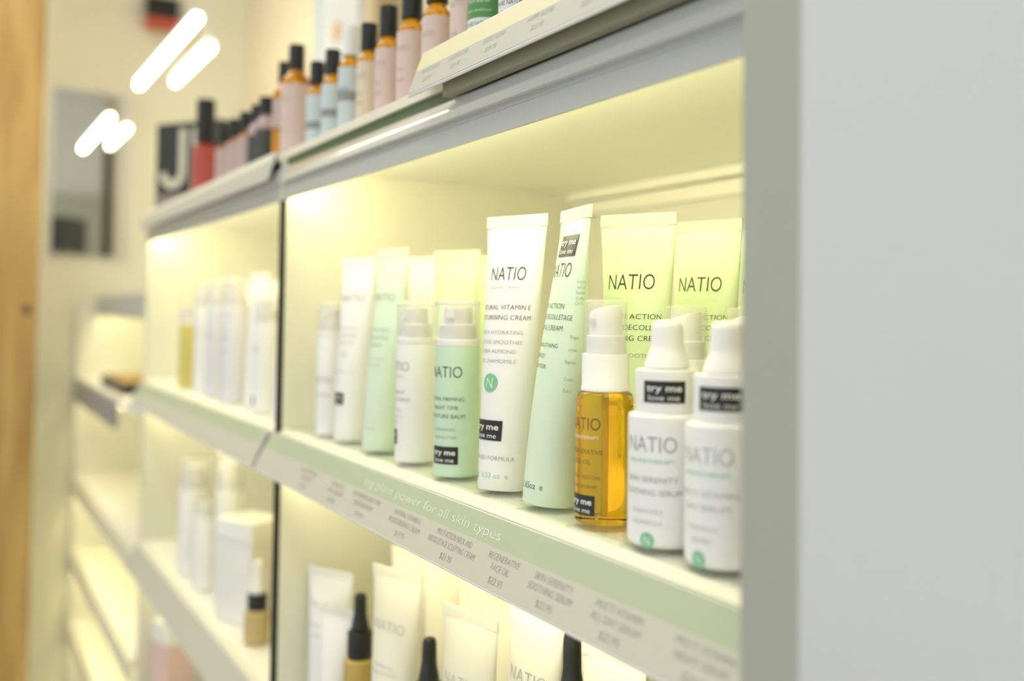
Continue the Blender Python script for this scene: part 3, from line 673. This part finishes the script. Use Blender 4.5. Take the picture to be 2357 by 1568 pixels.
small_bottle((-1.288, Y0, ZU), 0.0130, 0.066, 0.022, CHAR, 'charcoal ribbed bottle with pink neck, farther of two', rotz=24, glass=MAUVE, lab=(0.03, 0.74))
for i, x in enumerate((-1.345, -1.402, -1.465)):
    small_bottle((x, Y0, ZU), 0.0125, 0.062, 0.026, MAUVE, ('dusty mauve bottle beside the charcoal bottles', 'dusty mauve bottle in the middle of three', 'dusty mauve bottle beside the red bottle')[i], rotz=24, rcap=0.8, lab=(0.04, 0.9))
small_bottle((-1.592, Y0, ZU), 0.0190, 0.082, 0.068, mat('red_label', (0.50, 0.09, 0.07), 0.45, noise=0.03), 'tall red bottle with long black cap', glass=mat('red_glass', (0.45, 0.05, 0.04), 0.3, noise=0.03), rcap=0.75, lab=(0.03, 0.95), group=None)
bx = empty('printed_box', (-1.862, 0.080, ZU), (0, 0, math.radians(36)), 'black and cream printed box at the far end of the upper shelf', 'box')
b_ = MB().box(-0.075, 0.075, -0.03, 0.03, 0.0, 0.162).build('carton', mat('black_print_board', (0.03, 0.032, 0.028), 0.45, noise=0.1), bx, bevel=0.001)
q = MB(); fm = lambda s, z, off: (s, -0.03 - off, z)
v, f = patch(fm, -0.0215, -0.0045, 0.072, 0.150, 0.0006, 1); q.add(v, f)   # a bold letter J: stem and hook
n_ = 16; v = []
for i in range(n_ + 1):
    a_ = math.pi * (1 + i / n_)
    v += [fm(-0.0355 + R_ * math.cos(a_), 0.072 + R_ * math.sin(a_), 0.0006) for R_ in (0.014, 0.031)]
q.add(v, [(2 * i, 2 * i + 1, 2 * i + 3, 2 * i + 2) for i in range(n_)])
v, f = patch(fm, 0.008, 0.034, 0.038, 0.15, 0.0005, 1); q.add(v, f)
q.build('box_print', mat('cream_print', (0.66, 0.64, 0.48), 0.5, noise=0.05), b_)
MB().box(-0.0754, 0.0754, -0.0306, 0.0306, 0.0, 0.032).build('taupe_base_band', mat('taupe_board', (0.28, 0.22, 0.19), 0.5, noise=0.05), b_)

# ------------------------------------------------------------------ behind the upper shelf
sg = empty('display_card', (-1.86, 0.34, ZU), label='tall white and ice blue display card behind the upper shelf bottles', cat='display card')
cb = MB().box(-0.125, 0.125, -0.006, 0.006, 0.0, 0.75).build('card_board', mat('white_card', (0.76, 0.78, 0.76), 0.55, noise=0.02), sg)
MB().box(-0.125, -0.085, -0.0072, -0.0062, 0.001, 0.749).build('blue_stripe', mat('pale_blue_print', (0.52, 0.64, 0.68), 0.55, noise=0.03), cb)
cm = MB(); cmap = lambda s, z, off: (s, -0.0064 - off, z)
v, f = disc(cmap, 0.01, 0.37, 0.022, 0.0005); cm.add(v, f)
cm.build('orange_dot', mat('apricot_print', (0.72, 0.42, 0.16), 0.55, noise=0.03), cb)
ps = empty('wall_poster', (-1.62, 0.448, 0.62), label='beige poster with amber jar picture on the wall above the bottles', cat='poster')
pb = MB().box(-0.30, 0.30, -0.006, 0.0, -0.12, 0.50).build('poster_sheet', WALLB, ps)
pm = MB(); v, f = patch(lambda s, z, off: (s, -0.0064 - off, z), -0.20, 0.04, 0.005, 0.30, 0.0003, 2); pm.add(v, f)
pm.build('amber_jar_print', mat('amber_print', (0.70, 0.33, 0.02), 0.5, noise=0.05), pb)

# ================================================================== LAMPS
def tube_lamp(x0, x1, y, z, strength, label):
    cx = (x0 + x1) / 2
    o = empty('tube_lamp', (cx, y, z), label=label, cat='lamp', group='suspended tube lamps')
    L = (x1 - x0) / 2
    MB().box(-L, L, -0.009, 0.009, 0.008, 0.020).build('lamp_housing', WPLAST, o)
    t = MB().lathe(rounded([(0.001, -L + 0.004), (0.0085, -L + 0.004), (0.0085, L - 0.004), (0.001, L - 0.004)], 0.003), seg=20)
    t.v = [(vz, vx, vy) for vx, vy, vz in t.v]
    t.build('glowing_tube', emat('tube_lamp_light_%d' % int(strength), (1.0, 0.94, 0.70), strength), o)
    for s in (-L * 0.8, L * 0.8):
        MB().lathe([(0.0012, 0.02), (0.0012, CEIL_Z - z)], seg=8, cx=s).build('hanging_wire', PUMPG, o)
tube_lamp(-2.72, -2.02, 0.105, 0.583, TUBE_LAMP, 'longer glowing tube lamp hanging above the far end of the shelf')
tube_lamp(-2.60, -2.20, 0.172, 0.575, TUBE_LAMP * 0.6, 'shorter glowing tube lamp hanging beside the longer one')

tube_lamp(-2.90, -1.90, -0.56, 0.72, 18.0, 'unseen tube lamp added over the aisle for the streak on the glossy shelf edge')  # out of view, added to put a highlight on the glossy moulding

# ================================================================== END WALL: mirror, sign, far unit
mr = empty('wall_mirror', (WALL_X, 0.022, 0.37), label='narrow upright mirror on the end wall left of the shelves', cat='mirror')
MB().box(0.0, 0.010, -0.095, 0.105, -0.225, 0.235).build('mirror_glass', MIRROR, mr)
for (a, b, c, d) in ((-0.099, -0.095, -0.229, 0.239), (0.105, 0.109, -0.229, 0.239), (-0.095, 0.105, -0.229, -0.225), (-0.095, 0.105, 0.235, 0.239)):
    MB().box(0.0, 0.013, a, b, c, d).build('frame_rail', WPLAST, mr)
ws = empty('wall_sign', (WALL_X, 0.20, 0.83), label='small black and red box sign high on the end wall', cat='sign')
MB().box(0.0, 0.05, -0.05, 0.05, 0.0, 0.06).build('sign_box', CAPB, ws)
MB().box(0.0, 0.051, -0.051, 0.051, -0.025, -0.0005).build('red_edge', mat('red_plastic', (0.55, 0.10, 0.06), 0.4, noise=0.03), ws)

fu = empty('end_shelf_unit', (-2.45, 0.2, FLOOR_Z), label='far white lit shelf unit near the end wall', cat='shelf unit')
FX0, FX1 = -2.97, -1.945
h0 = []
h0.append(MB().box(FX0, FX0 + 0.012, 0.0, 0.30, FLOOR_Z, 0.02).build('side_panel', INNER, fu))
h0.append(MB().box(FX1 - 0.012, FX1, 0.02, 0.30, FLOOR_Z, 0.02).build('side_panel', INNER, fu))
h0.append(MB().box(FX0, FX1, 0.30, 0.312, FLOOR_Z, 0.10).build('back_panel', INNER, fu))
for i, (z, xr) in enumerate(((-0.186, -2.22), (-0.447, -1.958), (-0.645, -1.958), (-0.84, -1.958))):
    s = MB().box(FX0 + 0.012, FX1 - 0.012, 0.004, 0.30, z - 0.016, z).build('shelf', INNER, fu); h0.append(s)
    MB().box(FX0 + 0.012, xr, -0.006, 0.0035, z - (0.062 if i == 0 else 0.045), z - 0.004).build('edge_strip', mat('grey_strip', (0.36, 0.34, 0.34), 0.5, noise=0.03) if i == 0 else CREAM, s)
    MB().box(FX0 + 0.02, xr - 0.01, 0.012, 0.020, z - 0.022, z - 0.017).build('led_diffuser', emat('led_light_far', LED_COL, LED_FAR), s)
h0.append(MB().box(FX0 + 0.012, FX1 - 0.012, 0.05, 0.30, 0.02, 0.034).build('shelf', INNER, fu))
MB().box(FX0 + 0.013, FX1 - 0.013, 0.047, 0.0495, -0.02, 0.034).build('front_lip', WHITE, h0[-1])
MB().box(FX0 + 0.02, FX1 - 0.02, 0.06, 0.068, 0.012, 0.019).build('led_diffuser', emat('led_light_far', LED_COL, LED_FAR), h0[-1])
for o in h0: o.location = (2.45, -0.2, -FLOOR_Z)

tr = empty('palette_tray', (-2.46, 0.075, -0.1858), (0, 0, math.radians(0)), 'open black tray with tan pans on the end shelf unit', 'tray')
MB().box(-0.17, 0.17, -0.055, 0.07, 0.0, 0.022).build('tray_case', CAPB, tr, bevel=0.003)
for i in range(5):
    MB().box(-0.155 + 0.062 * i, -0.100 + 0.062 * i, -0.045, 0.06, 0.0222, 0.028).build('tan_pan', mat('tan_powder', (0.45, 0.28, 0.10), 0.7, noise=0.1), tr)
small_bottle((-2.20, 0.10, -0.1858), 0.024, 0.13, 0.04, mat('coral_label', (0.62, 0.16, 0.09), 0.45, noise=0.03), 'coral red bottle on the end shelf unit behind the tray', glass=MATS['red_glass'], rcap=0.7, lab=(0.05, 0.95), group=None)
small_bottle((-2.06, 0.05, -0.4468), 0.024, 0.11, 0.07, MAUVE, 'dusky bottle with long black cap on the second end shelf', glass=MATS['tan_liquid_bottle'], rcap=0.8, group=None)
small_bottle((-2.16, 0.07, -0.4468), 0.022, 0.08, 0.03, CRML, 'tan bottle beside the dusky one on the second end shelf', glass=MATS['tan_liquid_bottle'], cap=WPLAST, group=None)
small_bottle((-2.02, 0.06, -0.6448), 0.026, 0.09, 0.05, CHAR, 'dark bottle on the third end shelf', glass=DARKB, group=None)
small_bottle((-2.05, 0.05, -0.8398), 0.026, 0.10, 0.04, mat('orange_label', (0.60, 0.22, 0.06), 0.45, noise=0.03), 'orange labelled bottle on the lowest end shelf', group=None)
